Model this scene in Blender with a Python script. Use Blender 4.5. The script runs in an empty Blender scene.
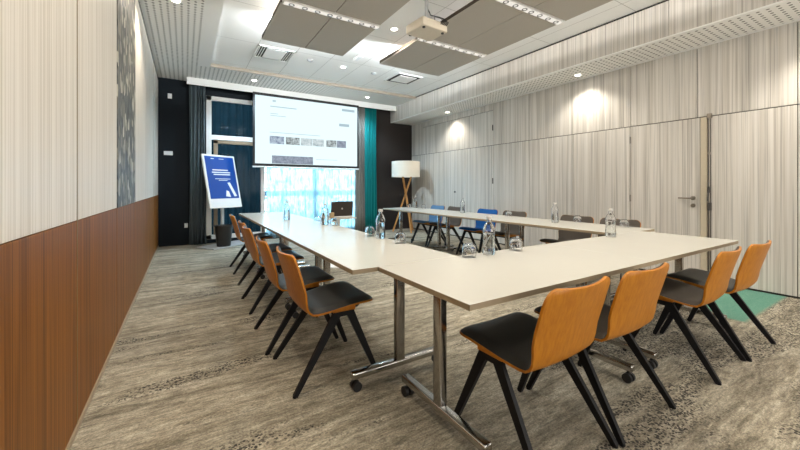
import bpy, bmesh, math, random
from mathutils import Vector, Matrix, Euler
random.seed(4)
PI = math.pi
sc = bpy.context.scene
COL = sc.collection

# ------------------------------------------------------------------ helpers
def link(o, parent=None):
    COL.objects.link(o)
    if parent: o.parent = parent
    return o

def obj(name, bm, mat, parent=None, smooth=False, label=None, kind=None):
    me = bpy.data.meshes.new(name)
    bmesh.ops.recalc_face_normals(bm, faces=bm.faces)
    bm.to_mesh(me); bm.free()
    if smooth:
        for p in me.polygons: p.use_smooth = True
        try: me.set_sharp_from_angle(angle=math.radians(40))
        except Exception: pass
    me.materials.append(mat)
    o = bpy.data.objects.new(name, me)
    link(o, parent)
    if label: o['label'] = label
    if kind: o['kind'] = kind
    return o

def thing(name, label, cat, loc=(0, 0, 0), rz=0, group=None):
    o = bpy.data.objects.new(name, None); link(o)
    o.empty_display_size = .1
    o.location = loc; o.rotation_euler = (0, 0, rz)
    tag(o, label, cat, group); return o

def tag(o, label, cat, group=None, kind=None):
    o['label'] = label; o['category'] = cat
    if group: o['group'] = group
    if kind: o['kind'] = kind
    return o

def dup(root, loc, rz, label, group=None):
    r = root.copy(); COL.objects.link(r); r.location = loc; r.rotation_euler = (0, 0, rz)
    r['label'] = label
    if group: r['group'] = group
    for ch in list(root.children):
        c_ = ch.copy(); COL.objects.link(c_); c_.parent = r
        for g in list(ch.children):
            d = g.copy(); COL.objects.link(d); d.parent = c_
    return r

def NB(): return bmesh.new()

def box(bm, a, b, bev=0, seg=2, M=None):
    a = Vector(a); b = Vector(b)
    t = bmesh.new()
    bmesh.ops.create_cube(t, size=1)
    for v in t.verts:
        v.co = Vector(((a[i] + b[i]) / 2 + v.co[i] * (b[i] - a[i]) for i in range(3)))
    if bev > 0:
        bmesh.ops.bevel(t, geom=list(t.edges), offset=bev, segments=seg, affect='EDGES', profile=.6)
    if M is not None: bmesh.ops.transform(t, matrix=M, verts=t.verts)
    me = bpy.data.meshes.new('t'); t.to_mesh(me); t.free()
    bm.from_mesh(me); bpy.data.meshes.remove(me)
    return bm

def tube(bm, pts, rad, seg=10, cap=True):
    """swept round tube; rad number or list"""
    pts = [Vector(p) for p in pts]; n = len(pts)
    rings = []
    for i, p in enumerate(pts):
        d = (pts[min(i + 1, n - 1)] - pts[max(i - 1, 0)]).normalized()
        up = Vector((0, 0, 1)) if abs(d.z) < .95 else Vector((0, 1, 0))
        x = d.cross(up).normalized(); y = d.cross(x).normalized()
        r = rad[i] if isinstance(rad, (list, tuple)) else rad
        rings.append([bm.verts.new(p + (x * math.cos(2 * PI * k / seg) + y * math.sin(2 * PI * k / seg)) * r) for k in range(seg)])
    for i in range(n - 1):
        for k in range(seg):
            bm.faces.new((rings[i][k], rings[i][(k + 1) % seg], rings[i + 1][(k + 1) % seg], rings[i + 1][k]))
    if cap:
        bm.faces.new(rings[0]); bm.faces.new(rings[-1])
    return bm

def lathe(bm, prof, seg=24, loc=(0, 0, 0), closed=False):
    """prof: list of (r,z). closed -> join last to first"""
    loc = Vector(loc); rings = []
    for r, z in prof:
        if r < 1e-6: rings.append([bm.verts.new(loc + Vector((0, 0, z)))])
        else: rings.append([bm.verts.new(loc + Vector((r * math.cos(2 * PI * k / seg), r * math.sin(2 * PI * k / seg), z))) for k in range(seg)])
    idx = list(range(len(rings) - 1)); prs = [(i, i + 1) for i in idx]
    if closed: prs.append((len(rings) - 1, 0))
    for i, j in prs:
        A, B = rings[i], rings[j]
        for k in range(seg):
            k2 = (k + 1) % seg
            if len(A) == 1 and len(B) == 1: continue
            if len(A) == 1: bm.faces.new((A[0], B[k], B[k2]))
            elif len(B) == 1: bm.faces.new((A[k], A[k2], B[0]))
            else: bm.faces.new((A[k], A[k2], B[k2], B[k]))
    return bm

def strut(bm, p0, p1, w0, w1, t, axis=(1, 0, 0)):
    """flat tapered bar: thickness t along axis, width w perpendicular"""
    p0 = Vector(p0); p1 = Vector(p1); ax = Vector(axis).normalized()
    d = (p1 - p0).normalized(); ax = (ax - d * ax.dot(d)).normalized(); s = d.cross(ax).normalized()
    vs = []
    for p, w in ((p0, w0), (p1, w1)):
        for a, b in ((-1, -1), (1, -1), (1, 1), (-1, 1)):
            vs.append(bm.verts.new(p + ax * a * t / 2 + s * b * w / 2))
    F = [(0, 1, 2, 3), (7, 6, 5, 4)] + [(i, i + 4, (i + 1) % 4 + 4, (i + 1) % 4) for i in range(4)]
    for f in F: bm.faces.new([vs[i] for i in f])
    return bm

# ------------------------------------------------------------------ materials
class NT:
    def __init__(s, name):
        s.m = bpy.data.materials.new(name); s.m.use_nodes = True
        s.t = s.m.node_tree; s.n = s.t.nodes; s.l = s.t.links
        s.b = s.n['Principled BSDF']
    def add(s, typ, **kw):
        nd = s.n.new(typ)
        for k, v in kw.items():
            if k in nd.bl_rna.properties.keys(): setattr(nd, k, v)
            else: nd.inputs[k].default_value = v
        return nd
    def con(s, a, b): s.l.new(a, b)
    def pos(s, scale=(1, 1, 1), src='Position', loc=(0, 0, 0)):
        if src == 'Position': o = s.add('ShaderNodeNewGeometry').outputs['Position']
        else: o = s.add('ShaderNodeTexCoord').outputs[src]
        mp = s.add('ShaderNodeMapping'); mp.inputs['Scale'].default_value = scale; mp.inputs['Location'].default_value = loc
        s.con(o, mp.inputs['Vector']); return mp.outputs['Vector']
    def noise(s, vec, scale=1, detail=4, rough=.5, w=None):
        nd = s.add('ShaderNodeTexNoise'); nd.inputs['Scale'].default_value = scale
        nd.inputs['Detail'].default_value = detail; nd.inputs['Roughness'].default_value = rough
        if w is not None:
            nd.noise_dimensions = '4D'; s.con(w, nd.inputs['W'])
        s.con(vec, nd.inputs['Vector']); return nd.outputs['Fac']
    def ramp(s, fac, stops, interp='LINEAR'):
        r = s.add('ShaderNodeValToRGB'); cr = r.color_ramp; cr.interpolation = interp
        while len(cr.elements) < len(stops): cr.elements.new(.5)
        for e, (p, c) in zip(cr.elements, stops):
            e.position = p; e.color = (c, c, c, 1) if isinstance(c, (int, float)) else (*c, 1)
        s.con(fac, r.inputs['Fac']); return r.outputs['Color']
    def mix(s, fac, a, b, mode='MIX'):
        nd = s.add('ShaderNodeMix'); nd.data_type = 'RGBA'; nd.blend_type = mode
        for sk, v in ((nd.inputs[0], fac), (nd.inputs[6], a), (nd.inputs[7], b)):
            if hasattr(v, 'is_linked'): s.con(v, sk)
            elif isinstance(v, (int, float)): sk.default_value = v
            else: sk.default_value = (*v, 1)
        return nd.outputs[2]
    def math(s, op, a, b=None):
        nd = s.add('ShaderNodeMath'); nd.operation = op
        for sk, v in ((nd.inputs[0], a), (nd.inputs[1], b)):
            if v is None: continue
            if hasattr(v, 'is_linked'): s.con(v, sk)
            else: sk.default_value = v
        return nd.outputs[0]
    def sep(s, vec):
        nd = s.add('ShaderNodeSeparateXYZ'); s.con(vec, nd.inputs[0]); return nd.outputs
    def col(s, c):
        if hasattr(c, 'is_linked'): s.con(c, s.b.inputs['Base Color'])
        else: s.b.inputs['Base Color'].default_value = (*c, 1)
    def bump(s, h, strength=.2, dist=.01):
        nd = s.add('ShaderNodeBump'); nd.inputs['Strength'].default_value = strength; nd.inputs['Distance'].default_value = dist
        s.con(h, nd.inputs['Height']); s.con(nd.outputs['Normal'], s.b.inputs['Normal'])
    def set(s, **kw):
        for k, v in kw.items(): s.b.inputs[k.replace('_', ' ')].default_value = v
        return s

def plain(name, c, rough=.5, metal=0, var=.06, scale=30, **kw):
    t = NT(name); f = t.noise(t.pos(), scale, 3)
    lo = tuple(x * (1 - var) for x in c); hi = tuple(min(1, x * (1 + var)) for x in c)
    t.col(t.mix(f, lo, hi)); t.set(Roughness=rough, Metallic=metal)
    for k, v in kw.items(): t.b.inputs[k.replace('_', ' ')].default_value = v
    return t.m

def emit(name, c, strength):
    t = NT(name); t.n.remove(t.b)
    e = t.add('ShaderNodeEmission'); e.inputs['Color'].default_value = (*c, 1); e.inputs['Strength'].default_value = strength
    t.con(e.outputs[0], t.n['Material Output'].inputs['Surface']); return t.m

def veneer(name, base, dark, lite, across='Y'):
    t = NT(name)
    oi = t.add('ShaderNodeObjectInfo').outputs['Random']
    w = t.math('MULTIPLY', oi, 40)
    a = t.noise(t.pos((38, 38, .25)), 1, 4, .65, w)
    b = t.noise(t.pos((75, 75, .6)), 1, 3, .6, w)
    d = t.noise(t.pos((6, 6, .12)), 1, 2, .5, w)
    c1 = t.ramp(a, [(.34, dark), (.47, base), (.6, lite)])
    c2 = t.ramp(b, [(.36, .58), (.5, 1)])
    c3 = t.ramp(d, [(.3, .86), (.65, 1)])
    t.col(t.mix(1, t.mix(.8, c1, c2, 'MULTIPLY'), c3, 'MULTIPLY'))
    t.set(Roughness=.42); return t.m

M = {}
M['veneer'] = veneer('grey_veneer', (.65, .615, .56), (.49, .455, .40), (.73, .70, .655))
# pinstriped beige wall fabric
t = NT('beige_pinstripe')
a = t.noise(t.pos((120, 120, .5)), 1, 3, .7); b = t.noise(t.pos((20, 20, .15)), 1, 2)
t.col(t.mix(1, t.ramp(a, [(.38, (.54, .49, .42)), (.56, (.76, .72, .66))]), t.ramp(b, [(.3, .95), (.65, 1)]), 'MULTIPLY'))
t.set(Roughness=.45); M['beige'] = t.m
# orange brown wainscot
t = NT('amber_wood')
a = t.noise(t.pos((140, 140, .8)), 1, 3, .6); b = t.noise(t.pos((14, 14, .3)), 1, 3)
t.col(t.mix(1, t.ramp(a, [(.38, (.125, .042, .007)), (.58, (.28, .108, .018))]), t.ramp(b, [(.3, .75), (.65, 1)]), 'MULTIPLY'))
t.set(Roughness=.5, Specular_IOR_Level=.25); M['amber'] = t.m
# mosaic panel
t = NT('mosaic_weave')
v = t.pos((16, 18, 11)); vo = t.add('ShaderNodeTexVoronoi'); vo.inputs['Scale'].default_value = 1.0; t.con(v, vo.inputs['Vector'])
f = t.sep(vo.outputs['Color'])[0]
n2 = t.noise(t.pos((10, 12, 4)), 3, 3)
t.col(t.mix(.2, t.ramp(f, [(.25, (.010, .011, .010)), (.55, (.055, .053, .042)), (.8, (.19, .165, .11)), (.97, (.58, .55, .45))]), t.ramp(n2, [(.4, .05), (.6, .5)])))
t.bump(vo.outputs['Distance'], .6, .01); t.set(Roughness=.45); M['mosaic'] = t.m

# carpet
t = NT('streaked_carpet')
s1 = t.noise(t.pos((1.5, 10, 1)), 1, 10, .78)
s2 = t.noise(t.pos((16, 80, 1)), 1, 5, .75)
big = t.noise(t.pos((.6, 1.3, 1), loc=(3.3, 1.2, 0)), 1, 3, .5)
mid = t.noise(t.pos((12, 34, 1)), 1, 6, .8)
fib = t.noise(t.pos((85, 105, 85)), 1, 4, .8)
basec = t.ramp(s1, [(.32, (.128, .108, .074)), (.45, (.31, .272, .200)), (.56, (.48, .430, .330)), (.70, (.63, .575, .46))])
basec = t.mix(.6, basec, t.ramp(s2, [(.36, .55), (.6, 1.08)]), 'MULTIPLY')
basec = t.mix(.8, basec, t.ramp(mid, [(.38, .5), (.58, 1.15)]), 'MULTIPLY')
basec = t.mix(.6, basec, t.ramp(big, [(.35, .68), (.65, 1.14)]), 'MULTIPLY')
def dots(sc_, lo):
    vo = t.add('ShaderNodeTexVoronoi'); vo.inputs['Scale'].default_value = 1; t.con(t.pos(sc_), vo.inputs['Vector'])
    d_ = t.ramp(vo.outputs['Distance'], [(.36, 1.0), (.46, 0.0)])
    k_ = t.ramp(t.sep(vo.outputs['Color'])[0], [(lo, 0.0), (lo + .04, 1.0)])
    return t.math('MULTIPLY', d_, k_)
XYZ = t.sep(t.pos())
band = t.noise(t.pos((.75, 3.6, 1), loc=(7.2, .4, 0)), 1, 4, .6)
right = t.math('MINIMUM', t.math('MAXIMUM', t.math('MULTIPLY', t.math('SUBTRACT', XYZ[0], 1.6), .10), 0.0), .15)
near_ = t.math('LESS_THAN', XYZ[1], 2.1)
bandm = t.ramp(t.math('ADD', band, t.math('MULTIPLY', right, near_)), [(.56, 0.0), (.63, 1.0)])
spk = t.math('MULTIPLY', t.math('MAXIMUM', dots((68, 80, 1), .18), dots((50, 58, 1), .42)), bandm)
basec = t.mix(t.math('MULTIPLY', spk, .96), basec, (.024, .021, .018))
basec = t.mix(.8, basec, t.ramp(fib, [(.36, .45), (.6, 1.2)]), 'MULTIPLY')
# teal inlay
def smooth(a, lo, hi):
    nd = t.add('ShaderNodeMapRange'); nd.inputs['From Min'].default_value = lo; nd.inputs['From Max'].default_value = hi
    t.con(a, nd.inputs['Value']); return nd.outputs[0]
mx = t.math('MULTIPLY', smooth(XYZ[0], 4.18, 4.24), smooth(XYZ[1], 1.0, 1.04))
mx = t.math('MULTIPLY', mx, smooth(XYZ[1], 1.46, 1.40))
tcol = t.ramp(fib, [(.3, (.05, .19, .14)), (.7, (.12, .32, .24))])
basec = t.mix(t.math('MULTIPLY', mx, .9), basec, tcol)
t.col(basec); t.bump(fib, .5, .006); t.set(Roughness=.95); M['carpet'] = t.m

# perforated white board
t = NT('perforated_white')
g = t.pos((14, 14, 14)); q = t.sep(g)
fx = t.math('SUBTRACT', t.math('FRACT', q[0]), .5); fy = t.math('SUBTRACT', t.math('FRACT', q[1]), .5)
r2 = t.math('ADD', t.math('MULTIPLY', fx, fx), t.math('MULTIPLY', fy, fy))
hole = t.ramp(r2, [(.032, 1.0), (.052, 0.0)])
t.col(t.mix(hole, (.88, .87, .84), (.12, .115, .105))); t.set(Roughness=.7); M['perf'] = t.m
# ceiling tiles
t = NT('white_ceiling_tiles')
q = t.sep(t.pos())
def lines(ch, off, per, half):
    fr = t.math('FRACT', t.math('DIVIDE', t.math('SUBTRACT', ch, off), per))
    dd = t.math('ABSOLUTE', t.math('SUBTRACT', fr, .5))
    return t.math('GREATER_THAN', dd, .5 - half / per)
ln = t.math('MAXIMUM', lines(q[0], .98, .594, .004), lines(q[1], 5.80, 1.2, .004))
n_ = t.noise(t.pos(), 90, 2)
t.col(t.mix(t.math('MULTIPLY', ln, .6), t.mix(n_, (.86, .86, .84), (.91, .91, .89)), (.25, .24, .22))); t.set(Roughness=.8); M['tiles'] = t.m
M['white'] = plain('matt_white_paint', (.87, .87, .85), .6, var=.02)
M['bandbrown'] = plain('beige_step_paint', (.36, .31, .25), .6)
M['jamb'] = plain('pale_ochre_jamb', (.58, .51, .39), .45)
M['dark'] = plain('black_gap', (.012, .011, .010), .7)
M['navy'] = plain('navy_black_wall', (.0045, .009, .014), .5, scale=6, Specular_IOR_Level=.15)
M['umber'] = plain('umber_wall', (.032, .026, .024), .45, scale=6, Specular_IOR_Level=.15)
M['brass'] = plain('dark_brass_trim', (.24, .18, .09), .4, .7)
M['alu'] = plain('beige_skirting', (.30, .23, .15), .45)
M['steel'] = plain('polished_steel', (.46, .445, .42), .18, 1.0)
M['dsteel'] = plain('dark_steel', (.10, .095, .09), .35, .8)
M['nickel'] = plain('brushed_nickel', (.30, .27, .23), .35, .9)
M['top'] = plain('cream_laminate', (.56, .555, .51), .20, var=.02, scale=4)
M['edge'] = plain('tan_edging', (.30, .235, .15), .5)
M['rubber'] = plain('black_rubber', (.014, .014, .014), .5)
M['blackmetal'] = plain('black_powder_coat', (.012, .012, .013), .45, Specular_IOR_Level=.15)
t = NT('honey_plywood')
a = t.noise(t.pos((60, 60, 3), 'Object'), 1, 3, .6)
t.col(t.ramp(a, [(.35, (.39, .135, .009)), (.65, (.48, .185, .014))])); t.set(Roughness=.4, Specular_IOR_Level=.3); M['ply'] = t.m
M['plyedge'] = plain('pale_plywood_edge', (.62, .40, .17), .5)
def fabric(name, c):
    t = NT(name); f = t.noise(t.pos((220, 220, 220), 'Object'), 1, 2)
    t.col(t.mix(f, tuple(x * .7 for x in c), tuple(x * 1.25 for x in c))); t.bump(f, .3, .002); t.set(Roughness=.42 if c[2] < .05 else .75, Specular_IOR_Level=.5 if c[2] < .05 else .2); return t.m
M['padblack'] = fabric('charcoal_upholstery', (.029, .029, .028))
M['padgrey'] = fabric('grey_brown_upholstery', (.085, .072, .060))
M['padblue'] = fabric('bright_blue_upholstery', (.006, .085, .30))
M['padsteel'] = fabric('slate_blue_upholstery', (.09, .19, .33))
M['teal'] = fabric('teal_curtain_cloth', (.005, .20, .20))
M['sand'] = fabric('grey_beige_curtain_cloth', (.20, .19, .17))
M['slate'] = fabric('slate_curtain_cloth', (.085, .11, .125))
t = NT('clear_glass'); t.col((1, 1, 1)); t.set(Roughness=.01, IOR=1.45); t.b.inputs['Transmission Weight'].default_value = 1; M['glass'] = t.m
t = NT('clear_water'); t.col((.97, 1, .99)); t.set(Roughness=.0, IOR=1.33); t.b.inputs['Transmission Weight'].default_value = 1; M['water'] = t.m
M['cap'] = plain('grey_cap', (.45, .43, .40), .4)
t = NT('window_glass'); t.n.remove(t.b)
tr = t.add('ShaderNodeBsdfTransparent'); gl = t.add('ShaderNodeBsdfGlossy'); gl.inputs['Roughness'].default_value = .02
fr = t.add('ShaderNodeFresnel', IOR=1.12); mxs = t.add('ShaderNodeMixShader')
t.con(fr.outputs[0], mxs.inputs[0]); t.con(tr.outputs[0], mxs.inputs[1]); t.con(gl.outputs[0], mxs.inputs[2])
t.con(mxs.outputs[0], t.n['Material Output'].inputs['Surface']); M['pane'] = t.m
def cloth_light(name, c, transp, weave=None):
    t = NT(name); t.n.remove(t.b)
    a = t.add('ShaderNodeBsdfTranslucent'); d = t.add('ShaderNodeBsdfDiffuse'); tr = t.add('ShaderNodeBsdfTransparent')
    f = t.noise(t.pos((13, 9, 5)), 1, 5, .7)
    k = (.72, .72, .72) if weave is None else (.52, .75, .82)
    cc = t.ramp(f, [(.36, tuple(x * y for x, y in zip(c, k))), (.56, c)])
    t.con(cc, a.inputs[0]); t.con(cc, d.inputs[0])
    m1 = t.add('ShaderNodeMixShader'); m1.inputs[0].default_value = .35; t.con(a.outputs[0], m1.inputs[1]); t.con(d.outputs[0], m1.inputs[2])
    m2 = t.add('ShaderNodeMixShader'); m2.inputs[0].default_value = transp; t.con(m1.outputs[0], m2.inputs[1]); t.con(tr.outputs[0], m2.inputs[2])
    t.con(m2.outputs[0], t.n['Material Output'].inputs['Surface']); return t.m
M['sheer'] = cloth_light('white_sheer_cloth', (.23, .275, .285), .04, (.35, .62))
M['bluecloth'] = cloth_light('blue_screen_cloth', (.0022, .0042, .0050), .0)
M['acoustic'] = plain('taupe_acoustic_felt', (.46, .43, .385), .85, var=.05, scale=60)
M['acedge'] = plain('dark_brown_edge', (.05, .037, .024), .7)
M['lamp'] = emit('lamp_glow', (1, .93, .82), 14)
M['bardiff'] = emit('bar_diffuser_glow', (1, .94, .84), .5)
M['lampsmall'] = emit('small_lamp_glow', (1, .92, .80), .8)
M['shade'] = plain('linen_lamp_shade', (.82, .76, .66), .8, scale=80)
M['oak'] = plain('honey_oak', (.46, .22, .065), .45, var=.2)
M['posterblue'] = plain('royal_blue_print', (.003, .058, .32), .35, var=.05, scale=5)
M['paper'] = plain('white_print', (.80, .82, .84), .45, var=.02)
M['blackplastic'] = plain('black_plastic', (.014, .014, .015), .4)
M['laptoplid'] = plain('dark_laptop_lid', (.030, .022, .020), .35)
M['silver'] = plain('silver_plastic', (.55, .56, .57), .35, .4)
M['tan'] = plain('tan_card', (.38, .28, .15), .7)
M['projwhite'] = plain('cream_projector_plastic', (.66, .60, .50), .45)
M['lens'] = plain('dark_lens_glass', (.02, .02, .025), .08)
M['switch'] = plain('white_switch_plastic', (.78, .80, .82), .4)
M['screenblack'] = plain('black_screen_border', (.008, .008, .009), .6)
M['scr'] = emit('projected_page', (.78, .955, 1.0), .64)
M['scrtext'] = emit('projected_grey_text', (.50, .64, .70), .6)
M['scrdark'] = emit('projected_grey_button', (.42, .54, .60), .6)
def pic(name, a, b):
    t = NT(name); t.n.remove(t.b); f = t.noise(t.pos((14, 1, 14)), 1, 4, .7)
    e = t.add('ShaderNodeEmission'); t.con(t.ramp(f, [(.35, a), (.62, b)]), e.inputs[0]); e.inputs[1].default_value = .5
    t.con(e.outputs[0], t.n['Material Output'].inputs['Surface']); return t.m
M['pic'] = [pic('projected_photo_blue', (.16, .20, .32), (.62, .74, .85)), pic('projected_photo_grey', (.10, .11, .11), (.7, .8, .82)),
            pic('projected_photo_pale', (.42, .52, .55), (.85, .95, .97)), pic('projected_photo_slate', (.22, .26, .33), (.42, .48, .58))]
M['leaf'] = plain('pale_green_leaves', (.20, .36, .26), .7, var=.4, scale=6)
M['railblue'] = plain('blue_grey_rail', (.05, .12, .20), .5)
M['paving'] = plain('pale_terrace_paving', (.55, .56, .56), .8)

# ------------------------------------------------------------------ room shell
XL, XR, YF, YB = -.453, 5.58, 8.40, -2.4
HS, HC, HB = 3.37, 3.43, 2.97     # soffit, centre ceiling, bulkhead underside
def struct(name, bm, m, parent=None, label=None):
    o = obj(name, bm, m, parent)
    if parent is None: o['kind'] = 'structure'
    if label: o['label'] = label
    return o
bm = NB(); box(bm, (XL - .3, YB - .2, -.12), (XR + .3, YF + .35, 0)); struct('floor', bm, M['carpet'])

# left wall
bm = NB(); box(bm, (XL - .2, YB - .2, 0), (XL - .018, YF + .2, 3.62)); wl = struct('wall_left', bm, M['dark'])
seams = [YB, -.10, 1.12, 2.30, 3.48, 4.64, 5.87, 7.17, YF]
for i in range(len(seams) - 1):
    y0, y1 = seams[i] + .006, seams[i + 1] - .006
    if i == 4:
        pass
    bm = NB(); box(bm, (XL - .018, y0, .03), (XL, y1, 1.03), .002, 1); struct('wainscot_panel', bm, M['amber'], wl)
    bm = NB(); box(bm, (XL - .018, y0, 1.033), (XL + (.004 if i == 4 else 0), y1, HS - .06), .002, 1)
    struct('mosaic_panel' if i == 4 else 'pinstripe_panel', bm, M['mosaic'] if i == 4 else M['beige'], wl,
           'dark woven mosaic panel' if i == 4 else None)
for y in (2.30, 7.17):
    bm = NB(); box(bm, (XL - .015, y - .004, .03), (XL + .0015, y + .005, HS - .06)); struct('seam_strip', bm, M['brass'], wl)
bm = NB(); box(bm, (XL - .018, YB, 0), (XL + .008, YF, .03), .003, 1); struct('baseboard_left', bm, M['alu'])

# right wall: veneer panels, doors let into it
bm = NB(); box(bm, (XR + .02, YB - .2, 0), (XR + .2, YF + .2, 3.62)); wr = struct('wall_right', bm, M['dark'])
ys = [YB, -1.66, -.80, .08, .94]
g = .004
def vpanel(y0, y1, z0, z1, parent=None, name='veneer_panel', m='veneer', dx=0):
    bm = NB(); box(bm, (XR - dx, y0 + g, z0), (XR + .02, y1 - g, z1), .0015, 1)
    return struct(name, bm, M[m], parent or wr)
for a, b in zip(ys[:-1], ys[1:]):
    vpanel(a, b, .02, 2.075); vpanel(a, b, 2.085, HB)
vpanel(.94, 1.665, .02, 2.075)
for a, b in ((.94, 1.80), (1.80, 2.58), (2.58, 3.48), (3.48, 4.36), (4.36, 5.27)): vpanel(a, b, 2.085, HB)
for a, b in ((2.58, 3.48), (3.48, 4.36), (4.36, 5.27)): vpanel(a, b, .02, 2.075)
vpanel(5.27, 7.84, 2.83, HB)
vpanel(7.84, YF, .02, 2.075); vpanel(7.84, YF, 2.085, HB)
# door_1: flush veneer door with lever
bm = NB(); box(bm, (XR - .002, 1.765 + g, .01), (XR + .02, 2.58 - g, 2.075), .0015, 1); d1 = struct('door_1', bm, M['veneer'])
d1['label'] = 'flush grey veneer door with black lever handle'
bm = NB(); tube(bm, [(XR - .002, 1.84, 1.05), (XR - .05, 1.84, 1.05), (XR - .055, 1.85, 1.05), (XR - .055, 1.97, 1.05)], .010, 10)
lathe(bm, [(0, 0), (.026, 0), (.026, .01), (0, .01)], 20)
o = struct('lever_handle', bm, M['nickel'], d1)
# (rose is rebuilt properly below)
bpy.data.objects.remove(o)
def disc_x(bm, x0, x1, y, z, r, seg=20):
    return tube(bm, [(x0, y, z), (x1, y, z)], r, seg)
bm = NB(); tube(bm, [(XR - .002, 1.84, 1.05), (XR - .048, 1.84, 1.05), (XR - .056, 1.85, 1.05), (XR - .056, 1.98, 1.05)], .010, 10); disc_x(bm, XR - .012, XR, 1.84, 1.05, .027)
struct('lever_handle', bm, M['nickel'], d1)
bm = NB(); disc_x(bm, XR - .012, XR, 1.84, .955, .025); box(bm, (XR - .015, 1.836, .945), (XR - .008, 1.844, .965)); struct('keyhole_rose', bm, M['nickel'], d1)
for z in (1.88, 1.03, .25):
    bm = NB(); tube(bm, [(XR - .012, 2.582, z - .05), (XR - .012, 2.582, z + .05)], .010, 10); struct('hinge', bm, M['nickel'], d1)
# jamb strip and bolt bar
bm = NB(); box(bm, (XR - .006, 1.70, .01), (XR + .02, 1.765, 2.075), .002, 1); struct('trim_1', bm, M['jamb'])
bb = thing('door_bolt', 'tall slim vertical bolt rod with a handle beside the flush door', 'bolt', (XR, 1.672, 0))
bm = NB(); tube(bm, [(-.018, 0, .002), (-.018, 0, 2.06)], .009, 10); obj('rod', bm, M['nickel'], bb, True)
bm = NB(); box(bm, (-.035, -.022, 2.05), (0, .022, 2.11), .004); obj('top_keeper', bm, M['nickel'], bb)
bm = NB(); box(bm, (-.03, -.018, .90), (-.0, .018, 1.00), .004); obj('lock_case', bm, M['dsteel'], bb)
bm = NB(); box(bm, (-.045, -.012, 1.12), (-.0, .012, 1.20), .004); tube(bm, [(-.04, 0, 1.16), (-.06, .004, 1.02)], .008, 8); obj('lever', bm, M['dsteel'], bb)
bm = NB(); box(bm, (-.03, -.014, 1.60), (0, .014, 1.63), .003); obj('guide_bracket', bm, M['nickel'], bb)
bm = NB(); box(bm, (-.03, -.014, .4), (0, .014, .43), .003); obj('guide_bracket', bm, M['nickel'], bb)
# door_2: tall folding cabinet door at the far end
d2 = None
for a, b in ((5.27, 6.15), (6.15, 6.96), (6.96, 7.84)):
    for z0, z1 in ((.02, 2.075), (2.085, 2.82)):
        bm = NB(); box(bm, (XR - .001, a + g, z0), (XR + .02, b - g, z1), .0015, 1)
        if d2 is None:
            d2 = struct('door_2', bm, M['veneer']); d2['label'] = 'tall veneer folding door with dark edge hinges'
        else: struct('door_leaf', bm, M['veneer'], d2)
for z in (2.45, 1.32):
    bm = NB(); tube(bm, [(XR - .012, 5.272, z - .06), (XR - .012, 5.272, z + .06)], .012, 10); struct('hinge', bm, M['dsteel'], d2)
bm = NB(); disc_x(bm, XR - .02, XR, 6.5, 1.07, .022); struct('turn_knob', bm, M['dsteel'], d2)
bm = NB(); box(bm, (XR - .004, YB, 0), (XR + .02, YF, .02)); struct('baseboard_right', bm, M['dark'])

# bulkhead over the right wall
XB = 4.87
bm = NB(); box(bm, (XB + .02, YB, HB + .02), (XR + .02, YF, HC + .15)); bh = struct('trim_2', bm, M['dark']); bh['label'] = 'veneered bulkhead along the right wall'
ys = [YB, -1.7, -.82, .06, .95, 1.84, 2.76, 3.69, 4.65, 5.4, 6.18, 7.0, 7.7, YF]
for a, b in zip(ys[:-1], ys[1:]):
    bm = NB(); box(bm, (XB, a + .003, HB + .012), (XB + .02, b - .003, HC - .03), .001, 1); struct('bulkhead_panel', bm, M['veneer'], bh)
bm = NB(); box(bm, (XB + .06, YB, HB + .002), (XR - .05, YF, HB + .02)); struct('perforated_soffit', bm, M['perf'], bh)
bm = NB(); box(bm, (XB - .001, YB, HB - .003), (XB + .06, YF, HB + .012)); box(bm, (XR - .05, YB, HB - .003), (XR + .02, YF, HB + .02)); struct('soffit_edge', bm, M['white'], bh)

# ceiling
XS, YS = .39, 7.17
bm = NB(); box(bm, (XS - .1, YB - .2, HC), (XR + .3, YS + .1, HC + .2)); struct('ceiling', bm, M['tiles'])
bm = NB(); box(bm, (.197, YB - .2, HS), (XS, YS, HC + .05)); box(bm, (XL - .2, YB - .2, HS + .02), (.197, YF, HC + .05)); box(bm, (XS - .1, YS + .012, HS + .02), (XB, 8.10, HC + .2))
so = struct('ceiling_soffit', bm, M['white'])
bm = NB(); box(bm, (XL - .02, YB - .1, HS), (.197, YF, HS + .02)); box(bm, (.197, YS + .06, HS), (XB, 8.10, HS + .02)); struct('perforated_board', bm, M['perf'], so)
bm = NB(); box(bm, (.197, YS, HS - .001), (XB, YS + .06, HS + .02)); struct('soffit_border', bm, M['white'], so)
bm = NB(); box(bm, (XS, YS - .012, HS - .001), (XB, YS + .012, HC)); struct('step_face', bm, M['bandbrown'], so)
bm = NB(); box(bm, (XL - .02, YB, HS - .06), (XL - .008, YF, HS)); struct('shadow_gap', bm, M['dark'], so)
bm = NB(); box(bm, (.03, 8.085, 3.235), (XB, 8.11, HS + .03), .003, 1); struct('trim_3', bm, M['white'])['label'] = 'white curtain pelmet'
bm = NB(); box(bm, (.03, 8.11, HS + .12), (XR, YF + .2, HS + .3)); struct('ceiling_pocket', bm, M['dark'])

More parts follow.
